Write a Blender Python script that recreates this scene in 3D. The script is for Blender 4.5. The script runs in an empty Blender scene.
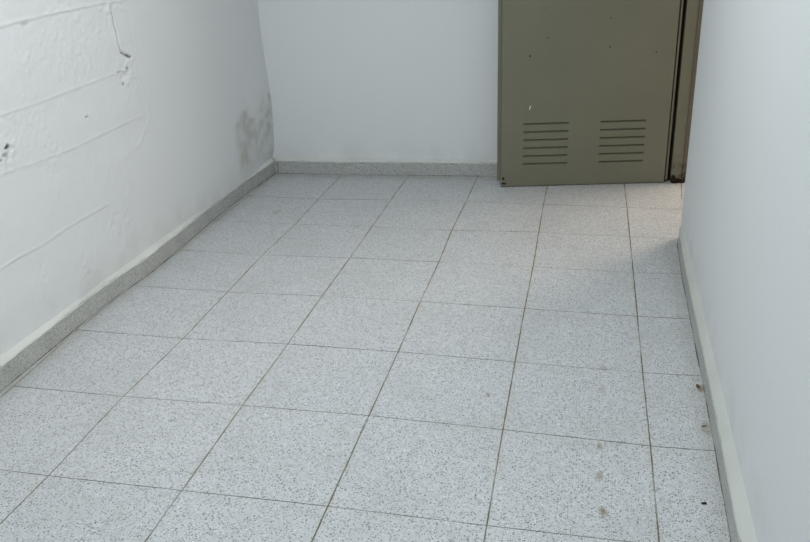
import bpy, bmesh, math, random
import numpy as np
from mathutils import Matrix, Vector

random.seed(4)
scene = bpy.context.scene
COL = scene.collection

# ------------------------------------------------------------ camera
cam_d = bpy.data.cameras.new('camera')
cam_d.sensor_width = 36.0
cam_d.lens = 808.5177 * 36.0 / 810.0
cam_d.clip_start = 0.02
cam = bpy.data.objects.new('camera', cam_d)
COL.objects.link(cam)
yaw, pitch, roll = 0.230966, 0.407379, -0.042112
r0 = Vector((1, 0, 0)); f0 = Vector((0, math.cos(pitch), -math.sin(pitch))); u0 = Vector((0, math.sin(pitch), math.cos(pitch)))
r1 = math.cos(roll) * r0 + math.sin(roll) * u0
u1 = -math.sin(roll) * r0 + math.cos(roll) * u0
Rz = Matrix.Rotation(yaw, 3, 'Z')
r1, u1, f1 = Rz @ r1, Rz @ u1, Rz @ f0
M = Matrix((r1, u1, -f1)).transposed().to_4x4()
M.translation = Vector((0.587366, -2.744379, 1.344862))
cam.matrix_world = M
scene.camera = cam

# ------------------------------------------------------------ world, light, exposure
w = bpy.data.worlds.new('world'); scene.world = w; w.use_nodes = True
w.node_tree.nodes['Background'].inputs[0].default_value = (0.62, 0.74, 0.85, 1)
w.node_tree.nodes['Background'].inputs[1].default_value = 0.6

def area(name, loc, target, sx, sy, power, col):
    d = bpy.data.lights.new(name, 'AREA'); d.shape = 'RECTANGLE'
    d.size = sx; d.size_y = sy; d.energy = power; d.color = col
    o = bpy.data.objects.new(name, d); COL.objects.link(o)
    o.location = loc
    dr = Vector(target) - Vector(loc)
    o.rotation_euler = dr.to_track_quat('-Z', 'Y').to_euler()
    return o
area('ceiling_lamp', (-0.05, -0.72, 2.52), (-0.05, -0.72, 0), 0.5, 1.3, 31, (0.935, 0.98, 1.0))
area('rear_daylight', (0.2, -3.75, 1.5), (-0.1, 0.3, 0.4), 1.4, 1.8, 21, (0.885, 0.955, 1.0))
area('corridor_window', (2.30, 2.35, 1.55), (0.85, 0.9, 0.0), 0.8, 1.2, 40, (1.0, 0.81, 0.66))

vs = scene.view_settings
vs.view_transform = 'Standard'; vs.look = 'None'; vs.gamma = 1.0
vs.use_curve_mapping = False
vs.exposure = 0.0

# ------------------------------------------------------------ helpers
def link(name, me, mat=None, parent=None, loc=None, rotz=None):
    o = bpy.data.objects.new(name, me); COL.objects.link(o)
    if mat is not None: me.materials.append(mat)
    if parent is not None: o.parent = parent
    if loc is not None: o.location = loc
    if rotz is not None: o.rotation_euler = (0, 0, rotz)
    return o
def from_bm(name, bm, mat=None, parent=None, smooth=False, **k):
    bmesh.ops.recalc_face_normals(bm, faces=bm.faces[:])
    me = bpy.data.meshes.new(name); bm.to_mesh(me); bm.free()
    if smooth:
        for p in me.polygons: p.use_smooth = True
    return link(name, me, mat, parent, **k)
def structure(o, label=None):
    o['kind'] = 'structure'
    if label: o['label'] = label
    return o
def add_box(bm, a, b):
    vs_ = [bm.verts.new((x, y, z)) for x in (a[0], b[0]) for y in (a[1], b[1]) for z in (a[2], b[2])]
    for f in ((0, 1, 3, 2), (4, 6, 7, 5), (0, 4, 5, 1), (2, 3, 7, 6), (0, 2, 6, 4), (1, 5, 7, 3)):
        bm.faces.new([vs_[i] for i in f])
    return vs_
def prism(bm, poly, z0, z1):
    lo = [bm.verts.new((x, y, z0)) for x, y in poly]; hi = [bm.verts.new((x, y, z1)) for x, y in poly]
    n = len(poly)
    bm.faces.new(lo[::-1]); bm.faces.new(hi)
    for i in range(n):
        bm.faces.new((lo[i], lo[(i + 1) % n], hi[(i + 1) % n], hi[i]))
def bevel(bm, w_, seg=2):
    bmesh.ops.bevel(bm, geom=bm.edges[:], offset=w_, segments=seg, affect='EDGES', profile=0.5)

class NT:
    def __init__(s, name, rough=0.6, spec=0.3):
        s.m = bpy.data.materials.new(name); s.m.use_nodes = True
        s.t = s.m.node_tree; s.n = s.t.nodes
        s.b = s.n['Principled BSDF']
        s.b.inputs['Roughness'].default_value = rough
        s.b.inputs['Specular IOR Level'].default_value = spec
        s.geo = s.n.new('ShaderNodeNewGeometry').outputs['Position']
    def l(s, a, b): s.t.links.new(a, b)
    def setin(s, sock, v):
        if isinstance(v, bpy.types.NodeSocket): s.l(v, sock)
        else: sock.default_value = v
    def noise(s, vec, scale, detail=3, rough=0.55, dist=0.0):
        n = s.n.new('ShaderNodeTexNoise'); s.l(vec, n.inputs['Vector'])
        n.inputs['Scale'].default_value = scale; n.inputs['Detail'].default_value = detail
        n.inputs['Roughness'].default_value = rough; n.inputs['Distortion'].default_value = dist
        return n.outputs['Fac']
    def vor(s, vec, scale, out='Distance', rnd=1.0):
        n = s.n.new('ShaderNodeTexVoronoi'); s.l(vec, n.inputs['Vector'])
        n.inputs['Scale'].default_value = scale; n.inputs['Randomness'].default_value = rnd
        return n.outputs
    def math(s, op, a, b=0.0, c=0.0, clamp=False):
        n = s.n.new('ShaderNodeMath'); n.operation = op; n.use_clamp = clamp
        for i, v in enumerate((a, b, c)): s.setin(n.inputs[i], v)
        return n.outputs[0]
    def ramp(s, v, a, b, c=0.0, d=1.0):      # smooth remap a..b to c..d
        n = s.n.new('ShaderNodeMapRange'); n.interpolation_type = 'SMOOTHSTEP'
        s.setin(n.inputs['Value'], v)
        n.inputs['From Min'].default_value = a; n.inputs['From Max'].default_value = b
        n.inputs['To Min'].default_value = c; n.inputs['To Max'].default_value = d
        return n.outputs['Result']
    def mix(s, f, a, b, mode='MIX'):
        n = s.n.new('ShaderNodeMix'); n.data_type = 'RGBA'; n.blend_type = mode
        s.setin(n.inputs[0], f); s.setin(n.inputs[6], a); s.setin(n.inputs[7], b)
        return n.outputs[2]
    def vadd(s, a, b):
        n = s.n.new('ShaderNodeVectorMath'); n.operation = 'ADD'
        s.setin(n.inputs[0], a); s.setin(n.inputs[1], b); return n.outputs[0]
    def vmul(s, a, b):
        n = s.n.new('ShaderNodeVectorMath'); n.operation = 'MULTIPLY'
        s.setin(n.inputs[0], a); s.setin(n.inputs[1], b); return n.outputs[0]
    def vdist(s, a, b):
        n = s.n.new('ShaderNodeVectorMath'); n.operation = 'DISTANCE'
        s.setin(n.inputs[0], a); s.setin(n.inputs[1], b); return n.outputs['Value']
    def sep(s, a):
        n = s.n.new('ShaderNodeSeparateXYZ'); s.l(a, n.inputs[0]); return n.outputs
    def attr(s, name):
        n = s.n.new('ShaderNodeAttribute'); n.attribute_name = name; return n.outputs['Fac']
    def spot(s, p, r, vec=None, soft=0.5):
        return s.ramp(s.vdist(vec or s.warp, p), r * (1 - soft), r * (1 + soft), 1.0, 0.0)
    def bump(s, h, strength=0.3, dist=0.002):
        n = s.n.new('ShaderNodeBump'); n.inputs['Strength'].default_value = strength
        n.inputs['Distance'].default_value = dist; s.l(h, n.inputs['Height'])
        s.l(n.outputs[0], s.b.inputs['Normal'])
    def color(s, c): s.setin(s.b.inputs['Base Color'], c)

def rgb(h, k=1.0):
    f = lambda v: (v / 255 / 12.92) if v / 255 <= 0.04045 else ((v / 255 + 0.055) / 1.055) ** 2.4
    return (f(h[0]) * k, f(h[1]) * k, f(h[2]) * k, 1)

# ------------------------------------------------------------ materials
WHITE = (0.71, 0.73, 0.735, 1)
def paint(name, base=WHITE, stain=False, mottled=0.05):
    t = NT(name, 0.62, 0.25)
    p = t.geo
    big = t.ramp(t.noise(p, 1.7, 4), 0.35, 0.68)
    c = t.mix(t.math('MULTIPLY', big, mottled * 2), base, (base[0] * .86, base[1] * .88, base[2] * .88, 1))
    fine = t.ramp(t.noise(p, 45, 3), 0.62, 0.75)
    c = t.mix(t.math('MULTIPLY', fine, 0.10), c, (0.45, 0.47, 0.46, 1))
    # grubby band just above the skirting
    z = t.sep(p)[2]
    low = t.ramp(z, 0.09, 0.24, 1.0, 0.0)
    low = t.math('MULTIPLY', low, t.ramp(t.noise(p, 7, 4), 0.35, 0.7))
    c = t.mix(t.math('MULTIPLY', low, 0.25), c, (0.42, 0.43, 0.39, 1))
    if stain:
        st = t.attr('stain')
        c = t.mix(st, c, (0.27, 0.275, 0.215, 1))
        c = t.mix(t.attr('crack'), c, (0.06, 0.06, 0.055, 1))
    t.color(c)
    h = t.math('ADD', t.math('MULTIPLY', t.noise(p, 160, 3), 0.35), t.noise(p, 28, 4))
    t.bump(h, 0.22, 0.0025)
    return t.m
m_paint = paint('painted_plaster')
m_paint_left = paint('painted_board_marked_concrete', stain=True)
m_ceiling = paint('ceiling_paint', (0.7, 0.72, 0.72, 1))

def terrazzo(name, base, chipmul=1.0, joints=False):
    t = NT(name, 0.42, 0.35)
    p0 = t.geo
    rnd = t.attr('tilernd')
    comb = t.n.new('ShaderNodeCombineXYZ')
    t.l(t.math('MULTIPLY', rnd, 37.0), comb.inputs[0]); t.l(t.math('MULTIPLY', rnd, 91.0), comb.inputs[1]); t.l(t.math('MULTIPLY', rnd, 13.0), comb.inputs[2])
    p = t.vadd(p0, comb.outputs[0])
    warpn = t.n.new('ShaderNodeTexNoise'); t.l(p, warpn.inputs['Vector']); warpn.inputs['Scale'].default_value = 150
    wp = t.vadd(p, t.vmul(warpn.outputs['Color'], (0.004, 0.004, 0.004)))
    c = t.mix(t.math('MULTIPLY', rnd, 0.5), base, (base[0] * 0.93, base[1] * 0.94, base[2] * 0.95, 1))
    for sc, lo, hi, dens, col, k in ((210, .28, .44, .45, (.13, .14, .15, 1), .9), (120, .22, .34, .5, (.13, .14, .15, 1), .95),
                                     (340, .3, .5, .5, (.30, .31, .32, 1), .6), (170, .22, .36, .3, (.86, .88, .87, 1), .75)):
        v = t.vor(wp, sc)
        m = t.ramp(v['Distance'], lo, hi, 1, 0)
        sel = t.math('LESS_THAN', t.sep(v['Color'])[0], dens)
        c = t.mix(t.math('MULTIPLY', t.math('MULTIPLY', m, sel), k * chipmul, clamp=True), c, col)
    # soft traffic mottling
    mo = t.ramp(t.noise(p0, 3.3, 5, 0.6), 0.4, 0.72)
    c = t.mix(t.math('MULTIPLY', mo, 0.20), c, (0.36, 0.37, 0.35, 1))
    me_ = t.ramp(t.noise(p, 48, 3, 0.7), 0.42, 0.68)
    c = t.mix(t.math('MULTIPLY', me_, 0.22), c, (0.36, 0.37, 0.37, 1))
    me2 = t.ramp(t.noise(p, 19, 3, 0.6), 0.5, 0.7)
    c = t.mix(t.math('MULTIPLY', me2, 0.10), c, (0.34, 0.34, 0.32, 1))
    if joints:
        wn = t.n.new('ShaderNodeTexNoise'); t.l(p0, wn.inputs['Vector']); wn.inputs['Scale'].default_value = 60; wn.inputs['Detail'].default_value = 3
        t.warp = t.vadd(p0, t.vmul(t.vadd(wn.outputs['Color'], (-.5, -.5, -.5)), (0.02, 0.02, 0.0)))
        sx, sy, sz = t.sep(p0)
        # yellowish grime creeping out of the long joints
        fx = t.math('ABSOLUTE', t.math('SUBTRACT', t.math('FRACT', t.math('ADD', t.math('DIVIDE', sx, 0.4), 20.5)), 0.5))
        halo = t.ramp(fx, 0.0, 0.05, 1, 0)
        halo = t.math('MULTIPLY', halo, t.ramp(t.noise(p0, 9, 4), 0.42, 0.62))
        c = t.mix(t.math('MULTIPLY', halo, 0.32), c, (0.45, 0.42, 0.31, 1))
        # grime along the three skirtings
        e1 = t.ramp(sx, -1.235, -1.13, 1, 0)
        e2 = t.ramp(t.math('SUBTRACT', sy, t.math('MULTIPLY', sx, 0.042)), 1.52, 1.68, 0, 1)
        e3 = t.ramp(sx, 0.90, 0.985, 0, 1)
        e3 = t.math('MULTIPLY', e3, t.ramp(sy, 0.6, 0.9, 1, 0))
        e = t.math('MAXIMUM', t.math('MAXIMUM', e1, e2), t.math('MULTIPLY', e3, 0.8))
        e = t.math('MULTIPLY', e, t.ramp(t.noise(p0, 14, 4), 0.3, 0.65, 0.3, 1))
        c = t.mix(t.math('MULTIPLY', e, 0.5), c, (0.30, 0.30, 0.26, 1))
        # dried brown drips and marks
        wsp = t.vmul(t.warp, (1, .5, 0))
        for px, py, r, k in ((.668, -.835, .008, .5), (.667, -.964, .010, .55), (.674, -1.105, .010, .6), (.676, -1.10, .005, .8), (.674, -.537, .010, .3), (.681, -.401, .010, .3),
                             (-.946, .955, .018, .35), (.968, -.485, .010, .8), (.962, -.70, .016, .45), (.333, -.618, .006, .6)):
            c = t.mix(t.math('MULTIPLY', t.spot((px, py * .5, 0), r, wsp), k), c, (0.22, 0.185, 0.11, 1))
        t.b.inputs['Roughness'].default_value = 0.45
    t.color(c)
    t.bump(t.noise(p0, 90, 2), 0.08, 0.001)
    return t.m
m_floor = terrazzo('grey_chip_terrazzo', (0.585, 0.602, 0.614, 1), joints=True)
m_skirt = terrazzo('skirting_terrazzo', (0.45, 0.46, 0.44, 1), 1.0)

def grout():
    t = NT('dirty_joint', 0.9, 0.1)
    n = t.ramp(t.noise(t.geo, 4.5, 4, 0.65), 0.36, 0.56)
    n2 = t.ramp(t.noise(t.geo, 40, 2), 0.3, 0.7)
    c = t.mix(n, (0.44, 0.44, 0.40, 1), (0.18, 0.168, 0.128, 1))
    c = t.mix(t.math('MULTIPLY', n2, 0.4), c, (0.09, 0.08, 0.06, 1))
    t.color(c); return t.m
m_grout = grout()

def olive(name, rust=0.0, base=(0.176, 0.173, 0.125, 1)):
    t = NT(name, 0.48, 0.35)
    p = t.geo
    n = t.ramp(t.noise(p, 3.0, 4), 0.3, 0.7)
    c = t.mix(t.math('MULTIPLY', n, 0.35), base, (base[0] * .8, base[1] * .8, base[2] * .78, 1))
    sc = t.ramp(t.noise(t.vmul(p, (1, 1, 0.25)), 60, 3), 0.66, 0.74)
    c = t.mix(t.math('MULTIPLY', sc, 0.25), c, (0.2, 0.2, 0.15, 1))
    if rust:
        z = t.sep(p)[2]
        lowr = t.ramp(z, 0.02, 0.20, 1, 0)
        r = t.math('MULTIPLY', t.ramp(t.noise(p, 22, 5, 0.65), 0.40, 0.58), t.math('ADD', lowr, rust * 0.5), clamp=True)
        c = t.mix(r, c, (0.075, 0.055, 0.034, 1))
    t.color(c)
    t.bump(t.noise(p, 70, 3), 0.12, 0.001)
    return t.m
m_olive = olive('olive_enamel')
m_frame = olive('worn_olive_enamel', 0.12)
m_frame_brown = olive('brown_worn_enamel', 0.4, (0.16, 0.14, 0.10, 1))
def plain(name, c, rough=0.8, spec=0.2, var=0.4, sc=60):
    t = NT(name, rough, spec)
    n = t.noise(t.geo, sc, 4)
    t.color(t.mix(t.math('MULTIPLY', n, var), c, (c[0] * .35, c[1] * .35, c[2] * .35, 1))); t.bump(n, 0.4, 0.002)
    return t.m
m_slot = plain('shaded_slot_enamel', (0.14, 0.138, 0.10, 1))  # darker than the leaf enamel, recess shade put into the colour
m_rust_shade = plain('dark_rust_and_gap_shade', (0.040, 0.028, 0.018, 1), 0.95, 0.05, 0.8, 120)  # rust colour, also used on the strip standing in for gap shade
m_black = plain('black_plastic', (0.018, 0.016, 0.015, 1))
m_crumb = plain('brown_crumb', (0.16, 0.11, 0.05, 1), 0.95, 0.05)
m_crumb2 = plain('grey_crumb', (0.22, 0.21, 0.17, 1), 0.95, 0.05)
m_chip = plain('bare_primer', (0.72, 0.74, 0.70, 1), 0.7, 0.2, 0.1)
def dirt():
    t = NT('dark_joint_dirt', 0.95, 0.05)
    n = t.ramp(t.noise(t.geo, 9, 5, 0.65), 0.42, 0.60)
    t.color(t.mix(n, (0.10, 0.092, 0.065, 1), (0.30, 0.30, 0.27, 1))); return t.m
m_dirt = dirt()
m_ledge = paint('painted_ledge_plaster', (0.66, 0.675, 0.645, 1), mottled=.14)

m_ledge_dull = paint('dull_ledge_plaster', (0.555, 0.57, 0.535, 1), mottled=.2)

# ------------------------------------------------------------ room dimensions
def lx(y): return -1.250 + 0.030 * (y + 0.8) / 2.45        # left wall face
def rx(y): return 0.995 + 0.0125 * (y + 1.1) / 1.0        # right wall face
def by(x): return 1.646 + 0.0424 * (x + 1.2)              # back wall face
YR, ZC, WE = -4.1, 2.62, 0.83

# ------------------------------------------------------------ numpy value noise
rng = np.random.RandomState(7)
TAB = rng.rand(256, 256)
def vnoise(x, y):
    xi = np.floor(x).astype(int); yi = np.floor(y).astype(int)
    fx = x - xi; fy = y - yi
    fx = fx * fx * (3 - 2 * fx); fy = fy * fy * (3 - 2 * fy)
    g = lambda a, b: TAB[a % 256, b % 256]
    return (g(xi, yi) * (1 - fx) + g(xi + 1, yi) * fx) * (1 - fy) + (g(xi, yi + 1) * (1 - fx) + g(xi + 1, yi + 1) * fx) * fy
def fbm(x, y, o=4):
    s = 0; a = 0.5
    for i in range(o):
        s = s + a * vnoise(x * 2 ** i + 17 * i, y * 2 ** i + 5 * i); a *= .5
    return s / (1 - .5 ** o)
def sstep(a, b, x):
    t = np.clip((x - a) / (b - a), 0, 1); return t * t * (3 - 2 * t)
def polydist(Y, Z, pts):
    best = np.full(Y.shape, 9.0); sgn = np.zeros(Y.shape)
    for (y0, z0), (y1, z1) in zip(pts[:-1], pts[1:]):
        dy, dz = y1 - y0, z1 - z0; L2 = dy * dy + dz * dz
        tt = np.clip(((Y - y0) * dy + (Z - z0) * dz) / L2, 0, 1)
        d = np.hypot(Y - y0 - tt * dy, Z - z0 - tt * dz)
        s = np.sign((Z - z0) * dy - (Y - y0) * dz)
        k = d < best; best = np.where(k, d, best); sgn = np.where(k, s, sgn)
    return best, sgn

# ------------------------------------------------------------ left wall: board-marked concrete under paint
def left_wall():
    ys = np.concatenate([np.linspace(YR, -1.9, 12)[:-1], np.arange(-1.9, 1.70, 0.0045)])
    zs = np.concatenate([np.arange(0, 1.5, 0.0045), np.linspace(1.5, ZC, 8)])
    Y, Z = np.meshgrid(ys, zs, indexing='ij')
    H = 0.0030 * (fbm(Y * 3, Z * 3) - .5)
    # rough board-marked field ends at an irregular line about y=0.3
    edge = 0.33 + 0.05 * (fbm(Z * 6, Z * 0 + 3) - .5) * 2 + 0.06 * (Z < 0.5) * 0
    edge = edge - 0.20 * sstep(0.62, 0.45, Z)
    field = sstep(0.03, -0.03, Y - edge)
    H += 0.0012 * field
    H += field * 0.0018 * (fbm(Y * 22, Z * 22, 3) - .5)
    patch = sstep(.52, .66, fbm(Y * 4 + 9, Z * 4 + 2))
    H += field * patch * 0.0036 * (fbm(Y * 62, Z * 62, 3) - .5) + field * .0009 * (fbm(Y * 95, Z * 95, 2) - .5)
    lines = [([(-1.8, 1.08), (-.425, 1.089), (-.337, 1.095), (-.083, 1.102), (.191, 1.104), (.337, 1.101)], 0.0050, 0.004),
             ([(-1.8, .828), (-.519, .828), (-.34, .827), (-.134, .833), (.178, .841), (.288, .842)], 0.0028, 0.0035),
             ([(-1.8, .65), (-.581, .650), (-.406, .640), (-.204, .633), (.032, .638), (.334, .644)], 0.0026, 0.0035),
             ([(-1.8, .362), (-.686, .362), (-.597, .366), (-.446, .360), (-.294, .370), (-.024, .369)], 0.0042, 0.0035)]
    for pts, amp, wd in lines:
        amp *= .5; wd *= .7
        d, s = polydist(Y, Z, pts)
        var = 0.35 + 0.9 * fbm(Y * 9 + amp * 999, Z * 0 + 4)
        endf = sstep(pts[-1][0] + 0.02, pts[-1][0] - 0.05, Y)
        sd = d * s + .0035 * (fbm(Y * 35, Z * 35 + amp * 999, 3) - .5)     # positive above the line
        var = var * (.35 + 1.3 * fbm(Y * 55, Z * 20 + amp * 500, 3))
        H += amp * var * np.exp(-(sd - 0.001) ** 2 / (2 * wd ** 2)) * endf
        H -= 0.45 * amp * var * np.exp(-(sd + 0.009) ** 2 / (2 * wd ** 2)) * endf
        H -= 0.0012 * sstep(0.0, -0.02, sd) * sstep(-0.14, -0.05, sd) * endf
    # trowelled arcs where the smooth render begins
    for pts, amp in (([(.078, .494), (.106, .507), (.148, .516), (.205, .522), (.258, .534), (.305, .573), (.378, .63)], .0046),
                     ([(.352, .90), (.358, 1.006), (.366, 1.052), (.296, 1.075), (.2, 1.08)], .0035),
                     ([(.26, .84), (.33, .80), (.37, .73), (.37, .64)], .002)):
        d, s = polydist(Y, Z, pts)
        H += .45 * amp * (fbm(Y * 20, Z * 20) * 2.2 - .4) * np.exp(-d ** 2 / (2 * .0055 ** 2))
    # crumbly patches
    for (cy, cz, r, a) in ((.27, .84, .06, .007), (-.53, .71, .05, .013), (.22, .815, .05, .004), (-.065, .72, .018, .008), (.2, 1.1, .07, .006), (-.3, .63, .10, .003), (-.35, .97, .05, .003), (-.38, .87, .04, .003), (-.25, .17, .09, .004)):
        g = np.exp(-((Y - cy) ** 2 + (Z - cz) ** 2) / (2 * (r * .6) ** 2))
        H += a * g * (fbm(Y * 70, Z * 70, 3) - .45) * 1.5
    H += (.006 + .020 * np.exp(-((Z - .40) / .26) ** 2)) * sstep(1.25, 1.64, Y)
    H = H * sstep(0.095, 0.16, Z)
    crack = np.zeros(Y.shape)
    d, s = polydist(Y, Z, [(.218, 1.085), (.221, 1.067), (.224, 1.03), (.228, .987), (.23, .941), (.237, .913), (.255, .903), (.30, .885)])
    d2, s2 = polydist(Y, Z, [(.237, .913), (.255, .903), (.275, .893), (.30, .885)])
    H -= 0.004 * np.exp(-d ** 2 / (2 * .003 ** 2)) + 0.004 * np.exp(-d2 ** 2 / (2 * .005 ** 2))
    H += 0.0013 * np.exp(-(d - .013) ** 2 / (2 * .005 ** 2)) * (fbm(Y * 30, Z * 30))
    crack = np.maximum(crack, 0.5 * sstep(.0042, .0010, d)); crack = np.maximum(crack, .85 * sstep(.0075, .002, d2 + .007 * (fbm(Y * 75, Z * 75, 2) - .4)) * sstep(.3, .5, fbm(Y * 60, Z * 60, 2)))
    for (cy, cz, ry, rz, k) in ((.216, .791, .009, .006, .8), (.262, .846, .010, .006, .8), (.20, .842, .02, .004, .45), (-.514, .726, .013, .008, .95), (-.53, .702, .022, .006, .6), (-.57, .69, .02, .006, .5), (-.065, .721, .012, .004, .45), (-.3, 1.083, .02, .004, .3), (.25, 1.115, .05, .006, .5)):
        q = np.sqrt(((Y - cy) / ry) ** 2 + ((Z - cz) / rz) ** 2) + .8 * (fbm(Y * 90, Z * 90, 2) - .5)
        m = sstep(1.2, .6, q); crack = np.maximum(crack, k * m); H -= .006 * k * m
    # damp stain in the far corner
    n = fbm(Y * 9 + 3, Z * 9 + 8, 5)
    n2 = fbm(Y * 24 + 3, Z * 24 + 8, 4)
    yl = 1.17 + .10 * (n - .5) + .12 * sstep(.38, .5, Z)
    top = .50 + .16 * (n2 - .5) - .12 * np.exp(-((Y - 1.44) / .07) ** 2)
    low = .10 + .28 * np.clip(1.62 - Y, 0, 1) * sstep(1.30, 1.5, Y)
    env = sstep(yl - .02, yl + .06, Y) * sstep(top + .03, top - .10, Z) * sstep(low - .08, low + .12, Z)
    stain = env * (.40 + .60 * sstep(.30, .68, n)) * (.65 + .5 * sstep(.35, .65, n2))
    g = np.exp(-((Y - 1.57) ** 2 / .009 + (Z - .32) ** 2 / .014)); stain = np.clip(np.maximum(stain, g * (.5 + .8 * sstep(.3, .6, n2))), 0, 1)
    H += 0.0025 * env * (n2 - .5)
    fade = sstep(-1.9, -1.75, Y) * sstep(1.5, 1.42, Z)
    X = lx(Y) + H * fade
    nv, nz = Y.shape
    co = np.stack([X, Y, Z], -1).reshape(-1, 3)
    i, j = np.meshgrid(np.arange(nv - 1), np.arange(nz - 1), indexing='ij')
    a = (i * nz + j).ravel()
    F = np.stack([a, a + nz, a + nz + 1, a + 1], 1)
    # solid back so that the wall has a thickness
    n0 = len(co)
    back = np.array([[-1.42, YR, 0], [-1.42, 1.9, 0], [-1.42, 1.9, ZC], [-1.42, YR, ZC]])
    co = np.concatenate([co, back])
    me = bpy.data.meshes.new('wall_left')
    me.vertices.add(len(co)); me.vertices.foreach_set('co', co.ravel())
    nl = F.size + 4
    me.loops.add(nl); me.loops.foreach_set('vertex_index', np.concatenate([F.ravel(), [n0, n0 + 3, n0 + 2, n0 + 1]]).astype(np.int32))
    me.polygons.add(len(F) + 1)
    me.polygons.foreach_set('loop_start', np.arange(len(F) + 1, dtype=np.int32) * 4)
    me.polygons.foreach_set('use_smooth', np.ones(len(F) + 1, dtype=bool))
    for nm, arr in (('stain', stain * .46), ('crack', crack)):
        at = me.attributes.new(nm, 'FLOAT', 'POINT')
        at.data.foreach_set('value', np.concatenate([arr.ravel(), np.zeros(4)]).astype(np.float32))
    me.update(); me.validate()
    structure(link('wall_left', me, m_paint_left), 'white painted concrete wall with board marks and a crack')
left_wall()

# ------------------------------------------------------------ other walls, ceiling
bm = bmesh.new()
prism(bm, [(-1.42, by(-1.42)), (1.30, by(1.30)), (1.30, by(1.3) + .15), (-1.42, by(-1.42) + .15)], -0.02, ZC)
structure(from_bm('wall_back', bm, m_paint), 'white painted wall behind the open metal door')
bm = bmesh.new()
ys = [YR, -3, -2, -1.1, -.3, .4]
inner = [(rx(y), y) for y in ys]
c = 0.016
end = [(rx(WE), WE - c), (rx(WE) + c * .13, WE - c * .5), (rx(WE) + c * .5, WE - c * .13), (rx(WE) + c, WE)]
prism(bm, inner + end + [(1.15, WE), (1.15, YR)], -0.02, ZC)
structure(from_bm('wall_right', bm, m_paint), 'smooth white painted wall ending at the doorway')
bm = bmesh.new()
prism(bm, [(1.03, WE), (1.15, WE), (1.15, 1.735), (1.03, 1.735)], 2.10, ZC)
structure(from_bm('wall_header', bm, m_paint))
bm = bmesh.new()
prism(bm, [(1.075, 1.70), (1.15, 1.70), (1.15, 1.748), (1.075, 1.7415)], -0.02, 2.10)
structure(from_bm('wall_reveal', bm, m_paint))
bm = bmesh.new(); add_box(bm, (-1.42, YR - .15, -0.02), (1.15, YR, ZC)); structure(from_bm('wall_rear', bm, m_paint))
bm = bmesh.new(); add_box(bm, (-1.42, YR - .15, ZC), (3.0, 3.3, ZC + .1)); structure(from_bm('ceiling', bm, m_ceiling))
# the space beyond the doorway
bm = bmesh.new(); add_box(bm, (2.7, 0.0, -0.02), (2.85, 3.2, ZC)); structure(from_bm('wall_corridor_far', bm, m_paint))
bm = bmesh.new(); add_box(bm, (1.15, 3.1, -0.02), (2.7, 3.2, ZC)); structure(from_bm('wall_corridor_end', bm, m_paint))
bm = bmesh.new(); add_box(bm, (1.15, 0.0, -0.02), (2.7, 0.1, ZC)); structure(from_bm('wall_corridor_near', bm, m_paint))
bm = bmesh.new(); add_box(bm, (1.15, by(1.3) + .15, -0.02), (1.30, 3.1, ZC)); structure(from_bm('wall_corridor_side', bm, m_paint))

# ------------------------------------------------------------ floor: 0.4 m terrazzo tiles laid with slightly wandering joints
T = 0.4
MEAS = {(0, 7): (-0.7943, -1.2045), (0, 6): (-0.8027, -0.8015), (0, 5): (-0.7912, -0.4092), (0, 4): (-0.7958, -0.0106), (0, 3): (-0.801, 0.3861), (0, 2): (-0.7875, 0.7925), (0, 1): (-0.7951, 1.1823), (1, 7): (-0.4007, -1.2013), (1, 6): (-0.4025, -0.7911), (1, 5): (-0.3994, -0.3943), (1, 4): (-0.3998, 0.0057), (1, 3): (-0.3981, 0.4021), (1, 2): (-0.4002, 0.7968), (1, 1): (-0.4031, 1.209), (2, 7): (-0.0018, -1.1971), (2, 6): (-0.0023, -0.7853), (2, 5): (-0.001, -0.3927), (2, 4): (-0.0042, 0.0071), (2, 3): (-0.0015, 0.404), (2, 2): (-0.0088, 0.7907), (2, 1): (-0.0035, 1.2236), (3, 7): (0.4002, -1.2003), (3, 6): (0.3973, -0.7947), (3, 5): (0.3964, -0.4035), (3, 4): (0.3958, -0.0003), (3, 3): (0.3987, 0.401), (3, 2): (0.3961, 0.8121), (3, 1): (0.3942, 1.2119), (4, 6): (0.8023, -0.8086), (4, 5): (0.8011, -0.4124), (4, 4): (0.8018, -0.0098), (4, 3): (0.8032, 0.3897), (4, 2): (0.8033, 0.8), (4, 1): (0.8044, 1.2067)}
def corner(c, r):
    if (c, r) in MEAS: return MEAS[(c, r)]
    x, y = (c - 2) * T, (4 - r) * T
    h = lambda k: (math.sin(k * 12.9898 + c * 78.233 + r * 37.719) * 43758.5453) % 1 - .5
    return (x + .003 * h(1), y + .003 * h(2))
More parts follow.
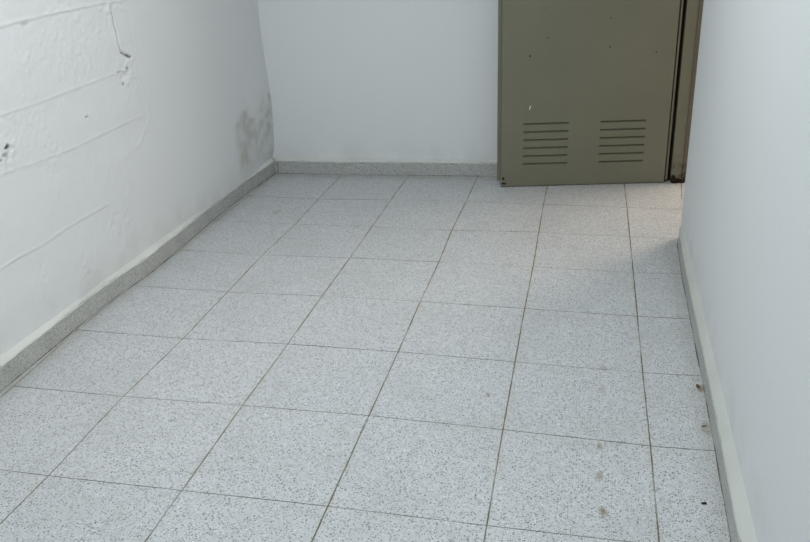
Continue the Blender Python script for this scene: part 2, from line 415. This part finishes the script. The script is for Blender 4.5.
def floor():
    co, fa, mi, rn = [], [], [], []
    def quad(P, z, m, r):
        k = len(co); co.extend([(x, y, z) for x, y in P]); fa.append([k, k + 1, k + 2, k + 3]); mi.append(m); rn.append(r)
        return k
    gc, gr = .0016, .0011         # half widths of the long and the cross joints
    def tile(P, z, hx, hy, chip=True):
        # P: corners (x0y0, x1y0, x1y1, x0y1); sub-divide edges so that the arrises wander
        cx = sum(p[0] for p in P) / 4; cy = sum(p[1] for p in P) / 4
        N = 10; ring = []
        for e in range(4):
            a, b = P[e], P[(e + 1) % 4]
            for k in range(N):
                t = k / N
                x = a[0] + (b[0] - a[0]) * t; y = a[1] + (b[1] - a[1]) * t
                jit = random.uniform(-.0005, .0007) if k else 0
                if e in (0, 2): y += (hy + jit) * (1 if e == 0 else -1); x += hx * ((1 - 2 * t) if e == 0 else (2 * t - 1))
                else: x += (hx + jit) * (-1 if e == 1 else 1); y += hy * ((1 - 2 * t) if e == 1 else (2 * t - 1))
                ring.append((x, y))
        k0 = len(co); n = len(ring); r = random.random()
        co.extend([(x, y, z) for x, y in ring]); co.extend([(x, y, z - .004) for x, y in ring])
        fa.append(list(range(k0, k0 + n))); mi.append(0); rn.append(r)
        for i in range(n):
            j = (i + 1) % n
            fa.append([k0 + i, k0 + n + i, k0 + n + j, k0 + j]); mi.append(1); rn.append(r)
    XL, XR = -1.30, 1.058
    for r in range(0, 16):
        for c_ in range(-2, 5):
            def cc(c, rr):
                x, y = corner(c, rr)
                if c < -1: x = XL
                if c == -1 and rr <= 5: x = {5: -1.224, 4: -1.220, 3: -1.206, 2: -1.208, 1: -1.207, 0: -1.2}[rr]
                if c > 4: x = 1.200 if rr >= 4 else (1.03 if rr == 3 else 1.026 if rr == 2 else 1.068 if rr == 1 else 1.110)
                if rr == 0: y = 1.80
                return (x, y)
            P = [cc(c_, r + 1), cc(c_ + 1, r + 1), cc(c_ + 1, r), cc(c_, r)]
            wid = gc * (1.15 if c_ in (1, 2, 3, 4) else .85)
            tile(P, random.uniform(-.0003, .0003), wid, gr)
    # threshold slab and the floor beyond
    tile([(1.032, .83), (1.152, .83), (1.152, 1.72), (1.108, 1.72)], 0, .0015, .001)
    for i in range(4):
        for j in range(9):
            x0, y0 = 1.154 + i * T, 0.02 + j * T - .08
            tile([(x0, y0), (x0 + T, y0), (x0 + T, y0 + T), (x0, y0 + T)], 0, gc, gr)
    quad([(-1.42, YR - .1), (2.85, YR - .1), (2.85, 3.3), (-1.42, 3.3)], -.0016, 1, 0)
    me = bpy.data.meshes.new('floor'); me.from_pydata(co, [], fa)
    me.materials.append(m_floor); me.materials.append(m_grout)
    me.polygons.foreach_set('material_index', mi)
    at = me.attributes.new('tilernd', 'FLOAT', 'FACE'); at.data.foreach_set('value', rn)
    structure(link('floor', me), 'grey speckled terrazzo tile floor')
floor()

# ------------------------------------------------------------ skirtings, with a painted plaster fillet on top
def skirting(name, label, path, inward, height, ledge_h, wall, ext, joints, wob=.0015, back=.03, groove=True, ledge_mat=None):
    # path: points along the foot of the face; inward: unit vector pointing into the room; wall(p): point of wall face behind p
    root = None
    n = len(path)
    bm = bmesh.new(); bl = bmesh.new()
    lay = bm.faces.layers.float.new('tilernd')
    iv = Vector((inward[0], inward[1], 0))
    # resample every 2 cm
    pts = []
    for (a, b) in zip(path[:-1], path[1:]):
        L = math.hypot(b[0] - a[0], b[1] - a[1]); k = max(1, int(L / .02))
        for i in range(k): pts.append((a[0] + (b[0] - a[0]) * i / k, a[1] + (b[1] - a[1]) * i / k))
    pts.append(path[-1])
    for j in (joints if groove else ()):   # a narrow groove at each butt joint
        for k in range(len(pts) - 1):
            a, b = pts[k], pts[k + 1]
            if a[ext] < j < b[ext]:
                at_ = lambda v: tuple(a[q] + (b[q] - a[q]) * (v - a[ext]) / (b[ext] - a[ext]) for q in (0, 1))
                pts[k + 1:k + 1] = [at_(v) for v in (j - .0021, j - .002, j + .002, j + .0021) if a[ext] < v < b[ext]]
                break
    def sweep(bm, prof, tag=None):
        rings = []
        for i, p in enumerate(pts): rings.append([bm.verts.new(v) for v in prof(i, p)])
        for i, (a, b) in enumerate(zip(rings[:-1], rings[1:])):
            for k in range(len(a)):
                f = bm.faces.new((a[k], a[(k + 1) % len(a)], b[(k + 1) % len(b)], b[k]))
                if tag and groove and any(abs((pts[i][ext] + pts[i + 1][ext]) / 2 - j) < .0021 for j in joints): f.material_index = 1
                if tag: f[tag] = (sum(1 for j in joints if j < pts[i][ext]) * .37) % 1
        bm.faces.new(rings[0]); bm.faces.new(rings[-1][::-1])
    def pf(i, p):
        P = Vector((p[0], p[1], 0)); W = wall(p)
        near = groove and any(abs(p[ext] - j) < .00205 for j in joints)
        hh = height + .0012 * math.sin(i * .7) 
        d = iv * (-.0022 if near else 0)
        top = P + d - iv * .001
        return [P + d + Vector((0, 0, -.001)), top + Vector((0, 0, hh)), Vector((W[0], W[1], hh)) - iv * back * .3, Vector((W[0], W[1], -.001)) - iv * back * .3]
    sweep(bm, pf, lay)
    o = from_bm(name, bm, m_skirt)
    o.data.materials.append(m_dirt)
    bd = bmesh.new()
    def pd(i, p):
        P = Vector((p[0], p[1], 0)); q = .0012 + .0016 * (math.sin(i * .31) * math.sin(i * .083 + 1) + .5)
        return [P - iv * .003 + Vector((0, 0, -.001)), P - iv * .003 + Vector((0, 0, .0022)), P + iv * .0008 + Vector((0, 0, .0018)), P + iv * max(q, .0010) + Vector((0, 0, .0005)), P + iv * max(q, .001) + Vector((0, 0, -.001))]
    sweep(bd, pd)
    from_bm('dirt_joint', bd, m_dirt, o)['label'] = 'dark dirty joint at the foot'
    def pl(i, p):
        P = Vector((p[0], p[1], 0)); W = Vector((*wall(p), 0))
        k = .5 + .5 * math.sin(i * .23 + 1.3) * math.sin(i * .071)
        q = .0020 * math.sin(i * .9 + 2) * math.sin(i * .37) + .0022 * math.sin(i * .21 + 1) * math.sin(i * .083) + random.uniform(-.0008, .0008)
        return [P - iv * (.0006) + Vector((0, 0, height - .008 + q)), P - iv * (.0002) + Vector((0, 0, height - .001 + q)),
                P - iv * .005 + Vector((0, 0, height + .0045 + q)), (P * .45 + W * .55) + Vector((0, 0, height + ledge_h * (.6 + .15 * k))),
                W + iv * .002 + Vector((0, 0, height + ledge_h * (.9 + .25 * k))), W - iv * .004 + Vector((0, 0, height + ledge_h * (1.05 + .25 * k))),
                W - iv * .004 + Vector((0, 0, height - .008))]
    sweep(bl, pl)
    lo = from_bm('plaster_ledge', bl, ledge_mat or m_ledge, o, smooth=True)
    lo['label'] = 'white painted plaster fillet'
    structure(o, label)
    return o
skirting('baseboard_left', 'terrazzo skirting under a painted ledge along the board-marked wall',
         [(-1.222, -1.6), (-1.222, -.815), (-1.230, -.50), (-1.236, -.30), (-1.228, -.06), (-1.216, .05), (-1.212, .12), (-1.216, .39), (-1.228, .79), (-1.224, 1.24), (-1.206, 1.632)],
         (1, 0), .076, .014, lambda p: (min(lx(p[1]), p[0] - .012), p[1]), 1, [-.85, -.45, -.05, .36, .77, 1.18], groove=False)
skirting('baseboard_back', 'terrazzo skirting along the back wall towards the open door',
         [(-1.214, 1.630), (-.796, 1.6315), (-.398, 1.655), (-.004, 1.672), (.30, 1.688), (1.06, 1.722)],
         (0, -1), .080, .010, lambda p: (p[0], by(p[0])), 0, [-1.19, -.796, -.398, -.004, .39, .79])
skirting('baseboard_right', 'terrazzo skirting with thick painted ledge along the smooth right wall',
         [(.958, -2.0), (.962, -1.16), (.972, -.80), (.980, -.40), (.985, .0), (.992, .40), (1.001, .68), (1.006, .745), (1.013, .765)],
         (-1, 0), .066, .020, lambda p: (rx(p[1]) , p[1]), 1, [-1.2, -.8, -.4, 0, .4], groove=False, ledge_mat=m_ledge_dull)

# ------------------------------------------------------------ door leaf, open against the back wall
W_, HT = 0.8587, 2.03
door = bpy.data.objects.new('door_1', None); COL.objects.link(door)
door.location = (0.167, 1.475, 0); door.rotation_euler = (0, 0, math.radians(10.603))
structure(door, 'olive green metal door standing open, with two banks of vent slots')
ucols = [(.098, .335), (.500, .737)]
zsl = [.349 - .0433 * k for k in range(6)]      # top line of each slot
SH, SD = .011, .009
def leaf():
    bm = bmesh.new()
    us = sorted([-.012, W_ - .006] + [u for c_ in ucols for u in c_])
    zz = sorted([.009, HT] + [z for z in zsl] + [z - SH for z in zsl])
    def v(u, d, z): return bm.verts.new((u, d, z))
    G = {(i, j): v(u, 0, z) for i, u in enumerate(us) for j, z in enumerate(zz)}
    for i in range(len(us) - 1):
        for j in range(len(zz) - 1):
            hole = any(abs(us[i] - a) < 1e-6 for a, b in ucols) and any(abs(zz[j + 1] - z) < 1e-6 for z in zsl)
            if not hole: bm.faces.new((G[i, j], G[i + 1, j], G[i + 1, j + 1], G[i, j + 1]))
    # rolled border into the edges, then the back
    n, m = len(us) - 1, len(zz) - 1
    loop = [G[i, 0] for i in range(n + 1)] + [G[n, j] for j in range(1, m + 1)] + [G[i, m] for i in range(n - 1, -1, -1)] + [G[0, j] for j in range(m - 1, 0, -1)]
    prev = loop
    for off, dep in ((.0035, .0012), (.0055, .0035), (.006, .006), (.006, .034)):
        cur = []
        for l in loop:
            u, z = l.co.x, l.co.z
            du = -off if u < .0 else off if u > W_ - .01 else 0
            dz = -off if z < .02 else off if z > HT - .01 else 0
            cur.append(v(u + du, dep, z + dz))
        for k in range(len(loop)):
            q = (k + 1) % len(loop)
            bm.faces.new((prev[k], cur[k], cur[q], prev[q]))
        prev = cur
    bm.faces.new(prev)
    o = from_bm('leaf_panel', bm, m_olive, door)
    return o
leaf()
# each vent slot: the sheet pressed inwards below a sharp upper edge
bm = bmesh.new()
L_ = ucols[0][1] - ucols[0][0]
e = .006
A = [bm.verts.new(p) for p in ((0, 0, 0), (L_, 0, 0), (L_, 0, -SH), (0, 0, -SH), (e, SD, 0), (L_ - e, SD, 0), (e, SD, -.004), (L_ - e, SD, -.004))]
for f in ((0, 1, 5, 4), (4, 5, 7, 6), (6, 7, 2, 3), (0, 4, 6, 3), (1, 2, 7, 5)): bm.faces.new([A[i] for i in f])
me = bpy.data.meshes.new('vent_slot'); bm.to_mesh(me); bm.free(); me.materials.append(m_slot)
for (a, b) in ucols:
    for z in zsl:
        s = bpy.data.objects.new('vent_slot', me); COL.objects.link(s); s.parent = door; s.location = (a, 0, z)
# rebate lips of the rear sheet
for nm, a, b in (('edge_lip', -.036, -.012), ('edge_lip', W_ + .008, W_ + .018)):
    bm = bmesh.new(); add_box(bm, (a, .028 if a < 0 else .012, .03 if a < 0 else .014), (b, .0335, HT)); bevel(bm, .0015, 1)
    from_bm(nm, bm, m_olive, door)
# hinge knuckles in the gap
for z in (.27, 1.0, 1.75):
    bm = bmesh.new()
    for k, (z0, z1) in enumerate(((0, .048), (.051, .10), (.103, .15))):
        g = bmesh.ops.create_cone(bm, cap_ends=True, segments=16, radius1=.0075, radius2=.0075, depth=z1 - z0)
        bmesh.ops.translate(bm, verts=g['verts'], vec=(W_ + .021, .022, z + (z0 + z1) / 2))
    h = from_bm('hinge', bm, m_rust_shade, door, smooth=False); h['label'] = 'rusty dark hinge'
# paint chips and specks on the leaf (thin flakes of bare primer / dark pits)
def flake(name, u, z, ru, rz, mat, seed, tilt=0, label=None):
    rr = random.Random(seed); bm = bmesh.new(); n = 10; ring = []
    for k in range(n):
        a = 2 * math.pi * k / n; q = rr.uniform(.65, 1.1)
        x, y = ru * q * math.cos(a), rz * q * math.sin(a)
        x += tilt * y
        ring.append((u + x, z + y))
    f = [bm.verts.new((x, -.0007, y)) for x, y in ring]; b = [bm.verts.new((x, .0004, y)) for x, y in ring]
    bm.faces.new(f)
    for k in range(n): bm.faces.new((f[k], f[(k + 1) % n], b[(k + 1) % n], b[k]))
    o = from_bm(name, bm, mat, door)
    if label: o['label'] = label
    return o
flake('paint_chip', .131, .43, .0035, .013, m_chip, 1, .25, 'white scratch above the vent slots')
for i, (u, z, r) in enumerate(((.125, .694, .005), (.213, .78, .0035), (.522, .866, .004), (.526, .725, .004), (.19, .925, .003), (.76, .69, .004))):
    flake('dark_speck', u, z, r, r * 1.1, m_rust_shade, 20 + i)
for i, (u, z, r, rz) in enumerate(((.012, .05, .008, .010), (.016, .022, .016, .007))):
    flake('rust_patch', u - .017, z, r, rz, m_rust_shade, 40 + i, 0, 'rusty lower corner')
flake('paint_chip', .008, .045, .006, .009, m_crumb2, 50)

# ------------------------------------------------------------ door frame
fr = bpy.data.objects.new('trim_1', None); COL.objects.link(fr); fr.location = (1.09, 1.66, 0)
structure(fr, 'olive metal door frame, rusted at its foot')
def fpart(name, poly, z0, z1, mat, label=None, bev=.0015):
    bm = bmesh.new(); prism(bm, [(x - 1.09, y - 1.66) for x, y in poly], z0, z1)
    if bev: bevel(bm, bev, 1)
    o = from_bm(name, bm, mat, fr)
    if label: o['label'] = label
fpart('jamb', [(1.043, 1.640), (1.101, 1.650), (1.101, 1.70), (1.043, 1.70)], 0, 2.10, m_frame)
fpart('gap_shade_strip', [(1.005, 1.686), (1.0425, 1.686), (1.0425, 1.70), (1.005, 1.70)], 0, 2.10, m_rust_shade, 'dark strip added as shade in the hinge gap', 0)  # dark strip added behind the hinge gap in place of its shade
fpart('rebate', [(1.1012, 1.643), (1.106, 1.644), (1.111, 1.655), (1.15, 1.661), (1.15, 1.6995), (1.1012, 1.6995)], 0, 2.10, m_frame_brown, 'brown worn inner edge')
fpart('jamb', [(1.065, .8305), (1.15, .8305), (1.15, .862), (1.065, .862)], 0, 2.10, m_frame)
fpart('head', [(1.048, .8305), (1.15, .8305), (1.15, 1.64), (1.048, 1.64)], 2.05, 2.0995, m_frame)
# flaking rust at the foot of the jamb
bm = bmesh.new(); rr = random.Random(3)
for k in range(26):
    x = rr.uniform(1.03, 1.118); y = 1.632 + (x - 1.03) * .16 + rr.uniform(-.006, .008)
    s = rr.uniform(.005, .012); hgt = rr.uniform(.012, .042) * (1.2 if x < 1.06 else .7)
    g = bmesh.ops.create_icosphere(bm, subdivisions=1, radius=1)
    for v in g['verts']:
        q = rr.uniform(.7, 1.15)
        v.co = Vector((x - 1.09 + v.co.x * s * q, y - 1.66 + v.co.y * s * .7 * q, max(-.0005, hgt * .45 + v.co.z * hgt * .6 * q)))
o = from_bm('rust_crust', bm, m_rust_shade, fr); o['label'] = 'dark flaking rust at the foot'

# ------------------------------------------------------------ crumbs on the floor
def crumb(name, label, cat, x, y, sx, sy, sz, mat, seed, rot=0.0, n=1):
    rr = random.Random(seed); bm = bmesh.new()
    for k in range(n):
        g = bmesh.ops.create_icosphere(bm, subdivisions=2, radius=1)
        ox = (k - (n - 1) / 2) * sx * 1.1; oy = rr.uniform(-.3, .3) * sy; f = rr.uniform(.75, 1)
        for v in g['verts']:
            q = rr.uniform(.8, 1.15)
            v.co = Vector((ox + v.co.x * sx * q * f, oy + v.co.y * sy * q * f, sz + max(-.98, v.co.z * q) * sz))
    o = from_bm(name, bm, mat, None); o.location = (x, y, .0002); o.rotation_euler = (0, 0, rot)
    o['label'] = label; o['category'] = cat
crumb('debris_chip', 'small black chip lying on the tile nearest the camera at right', 'debris', .917, -1.033, .0048, .0034, .0022, m_black, 5, .25, 2)
crumb('dirt_crumb', 'brown crumb of dirt against the foot of the right skirting', 'dirt', .961, -.478, .006, .011, .003, m_crumb, 6, .1, 1)
crumb('plaster_crumb', 'grey crumbs at the foot of the right skirting, nearer than the brown one', 'dirt', .955, -.690, .006, .004, .0018, m_crumb2, 9, .3, 2)
